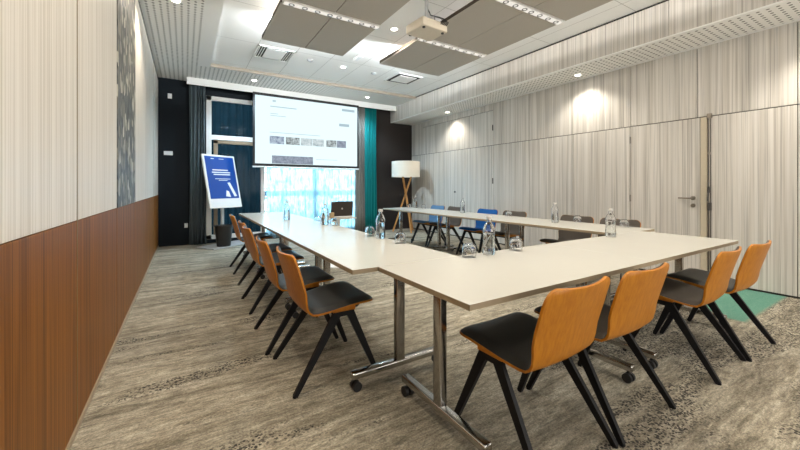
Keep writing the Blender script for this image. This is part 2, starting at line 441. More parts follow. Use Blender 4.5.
# back wall behind the camera and far wall
BW = (.2, 5.2, .35, 2.9)
bm = NB(); box(bm, (XL - .3, YB - .2, 0), (BW[0], YB, 3.6)); box(bm, (BW[1], YB - .2, 0), (XR + .3, YB, 3.6)); box(bm, (BW[0], YB - .2, 0), (BW[1], YB, BW[2])); box(bm, (BW[0], YB - .2, BW[3]), (BW[1], YB, 3.6))
struct('wall_back', bm, M['beige'])
bm = NB()
for x in (BW[0], 1.85, 3.52, BW[1] - .07): box(bm, (x, YB - .12, BW[2]), (x + .07, YB - .05, BW[3]), .004)
for z in (BW[2], BW[3] - .07): box(bm, (BW[0], YB - .12, z), (BW[1], YB - .05, z + .07), .004)
w2 = struct('fill_window', bm, M['white'])  # added window behind the camera, lets in fill light
for a, b in ((.27, 1.85), (1.92, 3.52), (3.59, 5.13)):
    bm = NB(); box(bm, (a - .01, YB - .09, BW[2] + .06), (b + .01, YB - .082, BW[3] - .06)); struct('pane', bm, M['pane'], w2)
WX0, WX1, WZ0, WZ1 = .38, 4.02, .08, 3.12
bm = NB(); box(bm, (XL - .2, YF, 0), (WX0, YF + .25, 3.7)); box(bm, (WX0, YF, WZ1), (WX1, YF + .25, 3.7)); box(bm, (WX0, YF, 0), (WX1, YF + .25, WZ0))
struct('wall_far', bm, M['navy'])
bm = NB(); box(bm, (WX1, YF, 0), (XR + .2, YF + .25, 3.7)); struct('wall_far_right', bm, M['umber'])

# window
fy0, fy1 = YF + .0, YF + .07
bm = NB()
box(bm, (WX0, fy0, WZ0), (WX0 + .10, fy1, WZ1), .004); box(bm, (WX0, fy0, WZ1 - .09), (WX1, fy1, WZ1), .004)
box(bm, (WX0, fy0, WZ0), (WX1, fy1, WZ0 + .09), .004); box(bm, (1.47, fy0, WZ0), (1.56, fy1, WZ1), .004)
box(bm, (2.70, fy0, WZ0), (2.76, fy1, WZ1), .004); box(bm, (WX1 - .08, fy0, WZ0), (WX1, fy1, WZ1), .004)
win = struct('window_1', bm, M['white']); win['label'] = 'white framed window wall with dark blue left bay'
bm = NB(); box(bm, (WX0 + .1, fy0 + .005, 2.20), (1.47, fy1, 2.30), .004); struct('transom', bm, M['white'], win)
bm = NB(); box(bm, (WX0 + .14, fy0 + .012, .17), (WX0 + .22, fy1 - .005, 2.2), .004); box(bm, (WX0 + .14, fy0 + .012, 2.12), (1.47, fy1 - .005, 2.19), .004); struct('casement', bm, M['alu'], win)
for a, b, z0, z1 in ((WX0 + .1, 1.47, 2.3, WZ1 - .09), (WX0 + .1, 1.47, WZ0 + .09, 2.2), (1.56, 2.70, WZ0 + .09, WZ1 - .09), (2.76, WX1 - .08, WZ0 + .09, WZ1 - .09)):
    bm = NB(); box(bm, (a - .01, fy0 + .034, z0 - .01), (b + .01, fy0 + .042, z1 + .01)); struct('pane', bm, M['pane'], win)

# curtains
def curtain(x0, x1, y, z0, z1, folds, amp, mat, thick, seed, flare=0):
    rnd = random.Random(seed); bm = NB(); n = int(folds * 10); rows = 8
    ph = [rnd.uniform(-.6, .6) for _ in range(8)]
    grid = []
    for j in range(rows + 1):
        v = j / rows; row = []
        for i in range(n + 1):
            u = i / n
            s = u * folds * 2 * PI
            a = amp * (.75 + .25 * math.sin(3 * u + ph[0] * 4)) * (1 + .25 * (1 - v))
            yy = y + a * math.sin(s + ph[1] + .5 * math.sin(2.3 * v + 5 * u + ph[2])) + .3 * a * math.sin(2.1 * s + ph[3])
            xx = x0 + (x1 - x0) * u + .012 * math.sin(4 * v + 9 * u + ph[4]) + flare * (1 - v) * (u - .5)
            row.append(bm.verts.new((xx, yy, z0 + (z1 - z0) * v)))
        grid.append(row)
    for j in range(rows):
        for i in range(n): bm.faces.new((grid[j][i], grid[j][i + 1], grid[j + 1][i + 1], grid[j + 1][i]))
    return bm
def add_curtain(label, mat, *a, thick=.006):
    bm = curtain(*a, mat, thick, int(a[0] * 100) + 7)
    o = obj('curtain', bm, mat, None, True)
    if thick:
        sm = o.modifiers.new('thickness', 'SOLIDIFY'); sm.thickness = thick
    return tag(o, label, 'curtain')
ZT = HS + .08
add_curtain('slate grey curtain hanging at the left end of the window', M['slate'], .07, .36, 8.27, .015, ZT, 5, .035)
add_curtain('narrow grey beige curtain between the sheer and the teal curtain', M['sand'], 3.72, 4.00, 8.24, .015, ZT, 4, .03)
add_curtain('teal curtain hanging at the right end of the window', M['teal'], 3.99, 4.36, 8.27, .015, ZT, 5, .035)
o = add_curtain('white sheer curtain glowing with daylight under the screen', M['sheer'], 1.56, 3.80, 8.34, .02, ZT, 22, .022, thick=0)
o = add_curtain('dark blue curtain seen through the left window bay', M['bluecloth'], .42, 1.50, 8.56, .1, 3.2, 7, .03, thick=0)

# outside the window
bm = NB(); box(bm, (-4, YF + .3, -.2), (9, 16, -.02)); o = obj('terrace', bm, M['paving'], None, kind='structure'); o['label'] = 'pale terrace outside the window'
rl = thing('balustrade', 'blue grey balustrade outside, dark band behind the sheer curtain', 'railing', (2.8, 9.15, -.02))
bm = NB(); box(bm, (-2.2, -.03, .98), (3.0, .03, 1.11), .005); obj('handrail', bm, M['railblue'], rl)
for k in range(9):
    bm = NB(); tube(bm, [(-1.9 + k * .6, 0, 0), (-1.9 + k * .6, 0, .99)], .02, 8); obj('post', bm, M['railblue'], rl)
rnd = random.Random(3); bm = NB()
for k in range(900):
    p = Vector((rnd.uniform(-.5, 7), rnd.uniform(11.2, 12.2), -.02 + 2.3 * rnd.random() ** 1.3))
    e = Euler((rnd.uniform(0, 6), rnd.uniform(0, 6), rnd.uniform(0, 6))).to_matrix(); s = rnd.uniform(.06, .16)
    vs = [bm.verts.new(p + e @ Vector(q) * s) for q in ((-1, 0, 0), (0, -.5, .1), (1, 0, 0), (0, .5, .1))]
    bm.faces.new(vs)
tag(obj('hedge', bm, M['leaf']), 'pale green hedge outside, faintly seen through the sheer curtain', 'hedge', kind='stuff')

# ------------------------------------------------------------------ ceiling fittings
panel_n = 0
def acoustic(x0, x1, y0, y1, label):
    t_ = thing('acoustic_panel', label, 'ceiling panel', ((x0 + x1) / 2, (y0 + y1) / 2, 3.20), 0, 'hanging acoustic ceiling panels')
    w, h = (x1 - x0) / 2, (y1 - y0) / 2
    bm = NB(); box(bm, (-w, -h, 0), (w, h, .012), .003, 1); obj('felt_board', bm, M['acoustic'], t_)
    bm = NB(); box(bm, (-w, -h, .012), (w, h, .055), .003, 1); obj('frame', bm, M['acedge'], t_)
    for sx in (-1, 1):
        for sy in (-1, 1):
            bm = NB(); tube(bm, [(sx * w * .7, sy * h * .75, .05), (sx * w * .7, sy * h * .75, HC - 3.20)], .006, 6); obj('hanger', bm, M['dsteel'], t_)
rowsY = [(3.915, 5.02), (2.645, 3.805), (1.375, 2.535), (.105, 1.265), (-1.2, -.01)]
rown = ['nearest the screen', 'second from the screen', 'third from the screen', 'fourth from the screen', 'fifth from the screen']
for side, xs in (('left', (.885, 1.475, 2.065)), ('right', (2.70, 3.31, 3.92))):
    for i, (y0, y1) in enumerate(rowsY):
        for k in range(2):
            acoustic(xs[k] + .004, xs[k + 1] - .004, y0, y1,
                     'taupe acoustic panel in the %s ceiling cluster, %s, %s of its pair' % (side, rown[i], ('left', 'right')[k]))
strips = []
for side, xs in (('left', (.90, 2.07)), ('right', (2.69, 3.90))):
    for i, y in enumerate((3.86, 2.59, 1.32, .05)):
        L = (xs[1] - xs[0]) / 2
        t_ = thing('light_bar', 'white light bar with small round spots in the %s panel cluster, %s' % (side, rown[i]), 'ceiling light', ((xs[0] + xs[1]) / 2, y, 3.185), 0, 'spot bars between the ceiling panels')
        bm = NB(); box(bm, (-L, -.042, 0), (L, .042, .05), .003, 1); obj('bar_body', bm, M['white'], t_)
        bm = NB(); box(bm, (-L + .01, -.036, -.002), (L - .01, .036, .001)); obj('diffuser', bm, M['bardiff'], t_)
        for k in range(8):
            x = -L + 2 * L * (k + .5 + (.12 if k < 4 else -.12)) / 8
            bm = NB(); lathe(bm, [(.020, -.004), (.032, -.004), (.032, .002), (.020, .002)], 16, (x, 0, 0), True); rg = obj('spot_ring', bm, M['dsteel'], t_)
            bm = NB(); lathe(bm, [(0, -.001), (.020, -.001), (.020, .002), (0, .002)], 12, (x, 0, 0)); obj('spot_lamp', bm, M['lampsmall'], rg)
        for sx in (-.8, .8):
            bm = NB(); tube(bm, [(sx * L, 0, .045), (sx * L, 0, HC - 3.185)], .006, 6); obj('hanger', bm, M['dsteel'], t_)
        strips.append((t_.location.copy(), 2 * L))

def downlight(x, y, z, label, r=.06, group='recessed ceiling spotlights'):
    t_ = thing('ceiling_spotlight', label, 'spotlight', (x, y, z), 0, group)
    bm = NB(); lathe(bm, [(r * .72, -.008), (r, -.010), (r * 1.15, 0), (r * .72, 0)], 24, (0, 0, 0), True); obj('rim', bm, M['white'], t_, True)
    bm = NB(); lathe(bm, [(0, -.004), (r * .74, -.004), (r * .74, 0), (0, 0)], 20); obj('lamp_face', bm, M['lamp'], t_)
DL = [(2.52, 4.24, HC, 'round spotlight in the white gap between the two panel clusters, near the projector'),
      (2.51, 6.09, HC, 'round spotlight in the ceiling tiles between the two air vents'),
      (2.51, 2.0, HC, 'round spotlight in the white gap between the clusters, behind the projector'),
      (2.51, .2, HC, 'round spotlight in the white gap farthest from the screen'),
      (1.20, 7.62, HS, 'round spotlight in the perforated border above the screen, left end'),
      (3.77, 7.62, HS, 'round spotlight in the perforated border above the screen, right end'),
      (-.09, 4.83, HS, 'round spotlight in the perforated border over the left wall mosaic'),
      (-.09, 1.6, HS, 'round spotlight in the perforated border nearest the camera'),
      (5.30, 6.45, HB, 'round spotlight under the bulkhead above the tall folding door'),
      (5.30, 3.22, HB, 'round spotlight under the bulkhead midway along the right wall'),
      (5.30, .45, HB, 'round spotlight under the bulkhead at the near end')]
for x, y, z, lb in DL: downlight(x, y, z, lb)

def vent(x0, x1, y0, y1, label, horizontal):
    t_ = thing('ceiling_vent', label, 'vent', ((x0 + x1) / 2, (y0 + y1) / 2, HC), 0, 'square ceiling vents')
    w, h = (x1 - x0) / 2, (y1 - y0) / 2
    bm = NB()
    for a, b in (((-w, -h), (w, -h + .025)), ((-w, h - .025), (w, h)), ((-w, -h), (-w + .025, h)), ((w - .025, -h), (w, h))): box(bm, (*a, -.018), (*b, 0))
    obj('frame', bm, M['white'], t_)
    bm = NB(); box(bm, (-w + .02, -h + .02, -.006), (w - .02, h - .02, -.001)); obj('dark_recess', bm, M['dark'], t_)
    if horizontal:
        bm = NB(); box(bm, (-.155, -h + .06, -.022), (.155, h - .06, -.012), .004); obj('centre_plate', bm, M['white'], t_)
        for sx in (-1, 1):
            for k in range(3):
                x = sx * (.185 + k * .036)
                bm = NB(); box(bm, (x - .006, -h + .025, -.014), (x + .006, h - .025, -.004)); obj('slat', bm, M['white'], t_)
    else:
        bm = NB(); box(bm, (-.20, -.20, -.022), (.20, .20, -.012), .004); obj('centre_plate', bm, M['white'], t_)
vent(.975, 1.57, 5.80, 6.36, 'square ceiling vent with dark slats at both sides, left of the room', True)
vent(3.55, 4.14, 5.80, 6.40, 'square ceiling vent with plain plate and dark surround, beside the bulkhead', False)
for x, y, lb in ((1.88, 6.06, 'small round grey detector in the ceiling beside the slatted vent'), (3.16, 6.10, 'small round grey detector in the ceiling beside the plain vent')):
    bm = NB(); lathe(bm, [(0, -.03), (.03, -.03), (.055, -.012), (.06, 0), (0, 0)], 20, (x, y, HC)); tag(obj('smoke_detector', bm, M['silver'], None, True), lb, 'detector')
t_ = thing('emergency_light', 'small white rectangular emergency light in the ceiling tiles', 'ceiling light', (2.54, 5.49, HC))
bm = NB(); box(bm, (-.04, -.13, -.03), (.04, .13, 0), .006); obj('housing', bm, M['white'], t_)
bm = NB(); box(bm, (-.028, -.11, -.033), (.028, .11, -.029)); obj('diffuser', bm, M['paper'], t_)

# projector
pj = thing('projector', 'cream ceiling projector hanging on a pole between the panel clusters', 'projector', (2.40, 3.30, 2.985), math.radians(4))
bm = NB(); box(bm, (-.185, -.16, 0), (.185, .16, .10), .018, 3); obj('body', bm, M['projwhite'], pj, True)
bm = NB(); tube(bm, [(-.09, .165, .055), (-.09, .20, .055)], .038, 20); obj('lens', bm, M['lens'], pj, True)
bm = NB(); tube(bm, [(0, 0, .12), (0, 0, HC - 2.985)], .022, 14); obj('pole', bm, M['silver'], pj, True)
bm = NB(); box(bm, (-.11, -.09, .105), (.11, .09, .125), .004); tube(bm, [(0, 0, .12), (0, 0, .15)], .04, 16); obj('mount_plate', bm, M['dsteel'], pj)
bm = NB(); tube(bm, [(0, 0, HC - 2.985 - .02), (0, 0, HC - 2.985)], .06, 20); obj('ceiling_rose', bm, M['white'], pj)
bm = NB()
for k in range(5): tube(bm, [(.08 + .02 * k, -.155, .07), (.08 + .022 * k, -.19, .10), (.07 + .02 * k, -.15, .15), (.02, -.05, .2), (.015, 0, .3)], .006, 6)
obj('cable_bundle', bm, M['blackplastic'], pj)
for sx in (-1, 1):
    bm = NB(); lathe(bm, [(0, -.012), (.016, -.012), (.018, 0), (0, 0)], 12, (sx * .14, -.12, 0)); obj('foot', bm, M['blackplastic'], pj)

# screen
SY = 8.06
sx0, sx1, sz0, sz1 = 1.29, 3.70, 1.705, 3.19
scn = thing('projection_screen', 'lowered projection screen showing a pale web page', 'screen', ((sx0 + sx1) / 2, SY, sz0))
W2, H2 = (sx1 - sx0) / 2, sz1 - sz0
bm = NB(); box(bm, (-W2 - .045, .004, -.06), (W2 + .045, .012, H2 + .06)); obj('black_border', bm, M['screenblack'], scn)
bm = NB(); box(bm, (-W2, 0, 0), (W2, .0045, H2)); page = obj('page_image', bm, M['scr'], scn)
bm = NB(); tube(bm, [(-W2 - .05, .008, -.072), (W2 + .05, .008, -.072)], .018, 12); obj('bottom_rod', bm, M['white'], scn, True)
def quad(name, u0, u1, v0, v1, m):
    bm = NB(); x0 = -W2 + u0 * 2 * W2; x1 = -W2 + u1 * 2 * W2
    box(bm, (x0, -.001, (1 - v1) * H2), (x1, .001, (1 - v0) * H2)); obj(name, bm, m, page)
quad('text_line', .13, .37, .135, .152, M['scrtext']); quad('text_line', .13, .20, .245, .255, M['scrtext']); quad('text_line', .13, .27, .275, .285, M['scrtext'])
quad('logo_mark', .15, .18, .045, .075, M['scrtext']); quad('button', .83, .97, .05, .09, M['scrdark']); quad('button', .80, .91, .30, .345, M['scrdark'])
quad('text_line', .125, .60, .525, .535, M['scrtext'])
for k, (a, b, m) in enumerate(((.125, .255, 0), (.27, .40, 1), (.41, .52, 2), (.525, .64, 2), (.665, .77, 1), (.775, .875, 3))): quad('photo_thumbnail', a, b, .585, .70, M['pic'][m])
quad('photo_banner', .145, .53, .875, .995, M['pic'][3]); quad('text_line', .56, .78, .905, .913, M['scrtext'])

# ------------------------------------------------------------------ furniture: tables
def make_table(label, loc, rz, L, group, inset=(.15, .15)):
    """table centred at loc, long side along local x, depth .75"""
    t_ = thing('conference_table', label, 'table', loc, rz, group)
    w, d = L / 2 - .0003, .375
    bm = NB(); box(bm, (-w + .0004, -d + .0004, .716), (w - .0004, d - .0004, .741), .001, 1); obj('tabletop', bm, M['top'], t_)
    bm = NB()
    e = .0006
    box(bm, (-w, -d - e, .7155), (w, -d + .004, .739)); box(bm, (-w, d - .004, .7155), (w, d + e, .739))
    box(bm, (-w, -d, .7155), (-w + .004, d, .739)); box(bm, (w - .004, -d, .7155), (w, d, .739))
    obj('edging', bm, M['edge'], t_, label='tan edge band')
    for sy in (-.10, .10):
        bm = NB(); box(bm, (-w + .13, sy - .02, .675), (w - .13, sy + .02, .712), .003, 1); obj('beam', bm, M['dsteel'], t_)
    for sx in (-1, 1):
        x = sx * (w - inset[(sx + 1) // 2])
        bm = NB(); box(bm, (x - .022, -.03, .10), (x + .022, .03, .70), .008, 3); box(bm, (x - .04, -.2, .695), (x + .04, .2, .714), .003, 1); lg = obj('column_leg', bm, M['steel'], t_, True)
        bm = NB(); box(bm, (x - .026, -.33, .072), (x + .026, .33, .112), .012, 3); obj('foot_bar', bm, M['steel'], t_, True)
        for sy in (-1, 1):
            bm = NB(); y = sy * .30
            tube(bm, [(x - .026, y, .028), (x - .008, y, .028)], .028, 16); tube(bm, [(x + .008, y, .028), (x + .026, y, .028)], .028, 16); tube(bm, [(x, y, .03), (x, y, .075)], .009, 8)
            tube(bm, [(x - .02, y, .028), (x + .02, y, .028)], .008, 8)
            obj('castor', bm, M['rubber'], t_, True)
    return t_
G = 'white tables of the U shaped set up'
RL = 1.53
rowA = make_table('white topped table at the near left corner of the U', (.94 + RL / 2, 1.385, 0), 0, RL, G)
make_table('white topped table at the near right corner of the U', (.94 + RL * 1.5, 1.385, 0), 0, RL, G, (.15, .115))
AL = 1.58
armA = make_table('white topped table of the left row closest to the camera', (1.158, 1.765 + AL / 2, 0), PI / 2, AL, G, (.12, .13))
dup(armA, (1.158, 1.765 + AL * 1.5, 0), PI / 2, 'white topped table in the middle of the left row', G)
dup(armA, (1.158, 1.765 + AL * 2.5, 0), PI / 2, 'white topped table of the left row closest to the screen', G)
dup(armA, (3.955, 1.765 + AL / 2, 0), PI / 2, 'white topped table of the row by the right wall, closest to the camera', G)
dup(armA, (3.955, 1.765 + AL * 1.5, 0), PI / 2, 'white topped table in the middle of the row by the right wall', G)
dup(armA, (3.955, 1.765 + AL * 2.5, 0), PI / 2, 'white topped table of the row by the right wall, closest to the floor lamp', G)

# ------------------------------------------------------------------ chairs
PROF = [(.247, .448), (.244, .455), (.228, .459), (.195, .460), (.145, .458), (.085, .452), (.025, .444), (-.035, .434), (-.085, .426), (-.122, .422), (-.152, .425), (-.178, .438),
        (-.199, .462), (-.215, .50), (-.230, .55), (-.245, .605), (-.261, .66), (-.276, .712), (-.287, .745), (-.294, .767), (-.298, .780), (-.300, .787)]
def shell_grid(off, inset, nu=14, puff=0.0):
    """surface of the bent shell, offset along its inner normal"""
    pts = [Vector((0, y, z)) for y, z in PROF]
    n = len(pts); S = [0]
    for i in range(1, n): S.append(S[-1] + (pts[i] - pts[i - 1]).length)
    T = S[-1]; out = []
    for i in range(n):
        d = (pts[min(i + 1, n - 1)] - pts[max(i - 1, 0)]).normalized()
        nr = Vector((0, -d.z, d.y)) * -1
        if nr.z < 0 and i < 8: nr = -nr
        # inner normal: up on the seat, forward on the back
        nr = Vector((0, abs(d.z), abs(d.y)))
        s = min(max(S[i], inset), T - inset)
        f = S[i] / T
        W = .249 - .026 * math.exp(-((f - .52) / .16) ** 2) - (.012 * max(0, f - .6) / .4)
        r = .055; e = min(s - inset, T - inset - s)
        hw = W - inset
        if e < r: hw = W - inset - r + math.sqrt(max(0, r * r - (r - e) ** 2))
        base = pts[i].copy()
        if S[i] < inset: base = pts[i] + (pts[i + 1] - pts[i]).normalized() * (inset - S[i])
        if S[i] > T - inset: base = pts[i] - (pts[i] - pts[i - 1]).normalized() * (S[i] - (T - inset))
        back = max(0, min(1, (f - .5) / .2)); row = []
        for k in range(nu + 1):
            u = -1 + 2 * k / nu
            cur = .030 * u * u * back - .006 * (1 - u * u) * (1 - back)
            edge = min(1, (1 - abs(u)) * 5) ** .5 * min(1, max(e, 0) / .03 + .15) ** .5
            groove = 1 - .28 * math.exp(-((f - .24) / .012) ** 2)
            row.append(base + nr * (off + puff * edge * groove) + Vector((u * hw, 0, 0)) + nr * cur)
        out.append(row)
    return out
def slab(A, B):
    bm = NB(); va = [[bm.verts.new(p) for p in r] for r in A]; vb = [[bm.verts.new(p) for p in r] for r in B]
    n, m = len(A), len(A[0])
    for V in (va, vb):
        for i in range(n - 1):
            for k in range(m - 1): bm.faces.new((V[i][k], V[i][k + 1], V[i + 1][k + 1], V[i + 1][k]))
    for i in range(n - 1):
        for k in (0, m - 1): bm.faces.new((va[i][k], va[i + 1][k], vb[i + 1][k], vb[i][k]))
    for i in (0, n - 1):
        for k in range(m - 1): bm.faces.new((va[i][k], va[i][k + 1], vb[i][k + 1], vb[i][k]))
    return bm
def make_chair(label, pad, group):
    t_ = thing('stacking_chair', label, 'chair', (0, 0, 0), 0, group)
    obj('shell', slab(shell_grid(0, 0), shell_grid(.011, 0)), M['ply'], t_, True)
    obj('upholstery', slab(shell_grid(.0112, .003), shell_grid(.0125, .003, puff=.019)), M[pad], t_, True)
    bm = NB(); box(bm, (-.20, .005, .392), (.20, .095, .420), .004); obj('seat_frame', bm, M['blackmetal'], t_)
    bm = NB(); box(bm, (-.225, -.025, .418), (.225, .125, .452), .008, 3); obj('seat_support', bm, M['ply'], t_)
    for s in (-1, 1):
        bm = NB(); strut(bm, (s * .212, .010, .420), (s * .262, -.268, .006), .052, .026, .022); tube(bm, [(s * .262, -.270, 0), (s * .262, -.268, .012)], .012, 10); obj('leg', bm, M['blackmetal'], t_)
        bm = NB(); strut(bm, (s * .212, .085, .420), (s * .258, .256, .006), .052, .026, .022); tube(bm, [(s * .258, .258, 0), (s * .258, .256, .012)], .012, 10); obj('leg', bm, M['blackmetal'], t_)
        bm = NB(); box(bm, (s * .212 - .012, -.02, .390), (s * .212 + .012, .115, .425), .004); obj('side_bracket', bm, M['blackmetal'], t_)
    return t_
GN, GLft, GR = 'chairs along the near tables', 'chairs along the left row of tables', 'chairs along the right wall'
cb = make_chair('black seated chair at the near left table corner, closest to the camera', 'padblack', GN)
cb.location = (1.42, 1.11, 0); cb.rotation_euler[2] = math.radians(1)
cg = make_chair('second plywood backed chair from the left along the near tables', 'padgrey', GN)
cg.location = (1.99, 1.10, 0); cg.rotation_euler[2] = math.radians(-.5)
dup(cg, (3.005, 1.06, 0), math.radians(2), 'third plywood backed chair from the left along the near tables, grey seat', GN)
dup(cb, (3.565, 1.04, 0), math.radians(-1), 'rightmost plywood backed chair along the near tables, black seat', GN)
for k, (x, y, a, lb) in enumerate(((.80, 2.26, -90, 'plywood backed chair of the left row nearest the camera'), (.77, 2.87, -91, 'second plywood backed chair of the left row from the camera'),
                              (.79, 3.785, -90, 'middle plywood backed chair of the left row'), (.82, 4.37, -90, 'fourth plywood backed chair of the left row from the camera'),
                              (.84, 5.50, -91, 'plywood backed chair of the left row farthest away, by the poster stand'))):
    dup(cb, (x, y, 0), math.radians(a), lb, GLft)
cs = make_chair('slate blue upholstered chair by the right wall closest to the floor lamp', 'padsteel', GR)
cs.location = (4.36, 5.93, 0); cs.rotation_euler[2] = PI / 2
dup(cg, (4.37, 5.365, 0), PI / 2, 'grey upholstered chair between the slate blue and the bright blue chair', GR)
cbl = make_chair('bright blue upholstered chair by the right wall', 'padblue', GR)
cbl.location = (4.36, 4.48, 0); cbl.rotation_euler[2] = PI / 2 + .03
dup(cg, (4.36, 3.89, 0), PI / 2, 'grey brown chair right of the bright blue chair, by the right wall', GR)
dup(cg, (4.36, 2.82, 0), PI / 2, 'grey brown chair by the right wall, second from the near end', GR)
dup(cg, (4.36, 2.26, 0), PI / 2, 'grey brown chair by the right wall closest to the flush door', GR)

# ------------------------------------------------------------------ table ware
TT = .7415
def make_bottle(label, loc):
    t_ = thing('water_bottle', label, 'bottle', loc, random.uniform(0, 6), 'clear water bottles on the tables')
    outer = [(0, 0), (.038, 0), (.042, .006), (.043, .05), (.040, .10), (.0405, .135), (.043, .155), (.041, .175), (.031, .198), (.020, .212), (.0165, .222), (.0165, .240)]
    inner = [(.0135, .240), (.0135, .222), (.017, .211), (.028, .195), (.038, .173), (.040, .155), (.0375, .135), (.037, .10), (.040, .05), (.039, .009), (0, .008)]
    bm = NB(); lathe(bm, outer + inner, 24); obj('glass_body', bm, M['glass'], t_, True)
    bm = NB(); lathe(bm, [(0, .0085), (.0385, .0095), (.0395, .05), (.0365, .10), (.0370, .135), (.0372, .14), (0, .14)], 24); obj('water', bm, M['water'], t_, True)
    bm = NB(); lathe(bm, [(0, .2405), (.017, .2405), (.021, .236), (.021, .252), (.019, .257), (0, .257)], 20); obj('cap', bm, M['cap'], t_, True)
    return t_
BT = [((1.76, 1.70), 'clear water bottle at the inner edge of the near table, largest in view'), ((1.19, 4.89), 'clear water bottle in the middle of the left table row, farthest along it'),
      ((1.43, 4.03), 'clear water bottle on the left table row in front of the laptop'), ((1.475, 2.72), 'clear water bottle on the left table row in front of the teal curtain'),
      ((3.29, 1.69), 'clear water bottle near the right end of the near tables'), ((4.02, 2.75), 'clear water bottle on the right hand row, near its closer end'),
      ((4.22, 6.20), 'clear water bottle on the right hand row by the floor lamp'), ((4.12, 4.60), 'clear water bottle on the right hand row by the bright blue chair')]
b0 = make_bottle(BT[0][1], (*BT[0][0], TT))
for p, lb in BT[1:]: dup(b0, (*p, TT), random.uniform(0, 6), lb, 'clear water bottles on the tables')
def make_glass(label, loc):
    t_ = thing('drinking_glass', label, 'glass', loc, 0, 'upturned drinking glasses')
    pr = [(.043, 0), (.046, .02), (.046, .05), (.040, .075), (.028, .088), (0, .090), (0, .082), (.026, .080), (.037, .069), (.0435, .05), (.0435, .02), (.041, 0)]
    bm = NB(); lathe(bm, pr, 24, (0, 0, 0), True); obj('bowl', bm, M['glass'], t_, True); return t_
GLS = [((1.47, 2.92), 'upturned glass left of the bottle in front of the teal curtain'), ((1.485, 2.40), 'upturned glass at the inner edge of the left row, nearest the U corner'),
       ((1.58, 1.70), 'upturned glass left of the largest water bottle on the near table'), ((2.03, 1.70), 'upturned glass right of the largest water bottle on the near table'),
       ((1.40, 4.22), 'upturned glass just behind the bottle in front of the laptop'), ((1.49, 3.90), 'upturned glass right of the bottle in front of the laptop'),
       ((4.17, 3.62), 'upturned glass on the right hand row before the grey brown chair'), ((4.27, 2.60), 'upturned glass on the right hand row beside the bottle at its closer end'),
       ((4.22, 2.02), 'upturned glass on the right hand row closest to the flush door'), ((4.10, 6.28), 'upturned glass left of the bottle by the floor lamp'), ((4.25, 5.95), 'upturned glass right of the bottle by the floor lamp')]
g0 = make_glass(GLS[0][1], (*GLS[0][0], TT))
for p, lb in GLS[1:]: dup(g0, (*p, TT), 0, lb, 'upturned drinking glasses')

# laptop on a small table inside the U
st = thing('side_table', 'small white side table inside the U carrying the laptop', 'table', (1.98, 5.02, 0))
bm = NB(); box(bm, (-.24, -.17, .712), (.24, .22, .738), .003); obj('tabletop', bm, M['top'], st)
bm = NB(); box(bm, (-.03, -.03, .03), (.03, .03, .712), .006); obj('column', bm, M['white'], st)
bm = NB(); lathe(bm, [(0, 0), (.2, 0), (.2, .012), (.05, .035), (0, .035)], 28); obj('foot_plate', bm, M['white'], st)
lp = thing('laptop', 'open dark laptop with its lid back towards the camera', 'laptop', (2.0, 4.90, .7385), math.radians(-8))
bm = NB(); box(bm, (-.165, 0, 0), (.165, .23, .018), .004); obj('keyboard_base', bm, M['silver'], lp)
bm = NB(); R = Matrix.Translation((0, .006, .018)) @ Matrix.Rotation(math.radians(8), 4, 'X'); box(bm, (-.165, -.005, 0), (.165, .005, .225), .003, 2, R); lid = obj('screen_lid', bm, M['laptoplid'], lp)
bm = NB(); lathe(bm, [(0, 0), (.014, 0), (.014, .001), (0, .001)], 16); bmesh.ops.transform(bm, matrix=R @ Matrix.Translation((0, -.0052, .115)) @ Matrix.Rotation(PI / 2, 4, 'X'), verts=bm.verts); obj('lid_mark', bm, M['silver'], lid)
bm = NB(); box(bm, (-.03, -.025, 0), (.03, .025, .075), .004); box(bm, (-.031, -.026, .06), (.031, .026, .078), .003); o = obj('card_box', bm, M['tan']); o.location = (1.835, 4.885, .7385)
tag(o, 'small tan box standing beside the laptop', 'box')

# ------------------------------------------------------------------ far end: poster stand, bin, lamp, switches
yaw = math.atan2(.562, .827)
ps = thing('poster_stand', 'white framed poster stand with a blue poster, leaning back at the far left', 'sign', (.72, 7.93, 0), yaw)
bm = NB(); box(bm, (-.50, -.27, 0), (.50, .25, .022), .006); obj('base_plate', bm, M['silver'], ps)
bm = NB(); box(bm, (-.03, .10, .02), (.03, .14, 1.3), .006); obj('post', bm, M['silver'], ps)
TL = math.atan2(.25, 1.08)
R = Matrix.Translation((0, -.02, .77)) @ Matrix.Rotation(-TL, 4, 'X')
HW, HH = .375, 1.11
bm = NB(); box(bm, (-HW, 0, 0), (HW, .035, HH), .006, 2, R); box(bm, (-.05, .02, .3), (.05, .075, .5), .004, 2, R); bd = obj('frame', bm, M['white'], ps)
bm = NB(); box(bm, (-HW + .035, -.003, .03), (HW - .035, .0, HH - .035), 0, 1, R); obj('poster_paper', bm, M['paper'], bd)
bm = NB(); box(bm, (-HW + .04, -.005, .19), (HW - .04, -.002, HH - .04), 0, 1, R); pb = obj('blue_print', bm, M['posterblue'], bd)
def pq(name, x0, x1, z0, z1):
    bm = NB(); box(bm, (x0, -.0065, z0), (x1, -.004, z1), 0, 1, R); obj(name, bm, M['paper'], bd)
pq('logo_mark', -.20, -.13, 1.015, 1.03); pq('logo_mark', -.02, .10, 1.018, 1.028)
for z, a, b in ((.775, -.20, .16), (.725, -.22, .21), (.68, -.19, .20)): pq('heading_line', a, b, z, z + .022)
for z, a, b in ((.595, -.17, .19), (.565, -.09, .11)): pq('text_line', a, b, z, z + .012)
bm = NB()
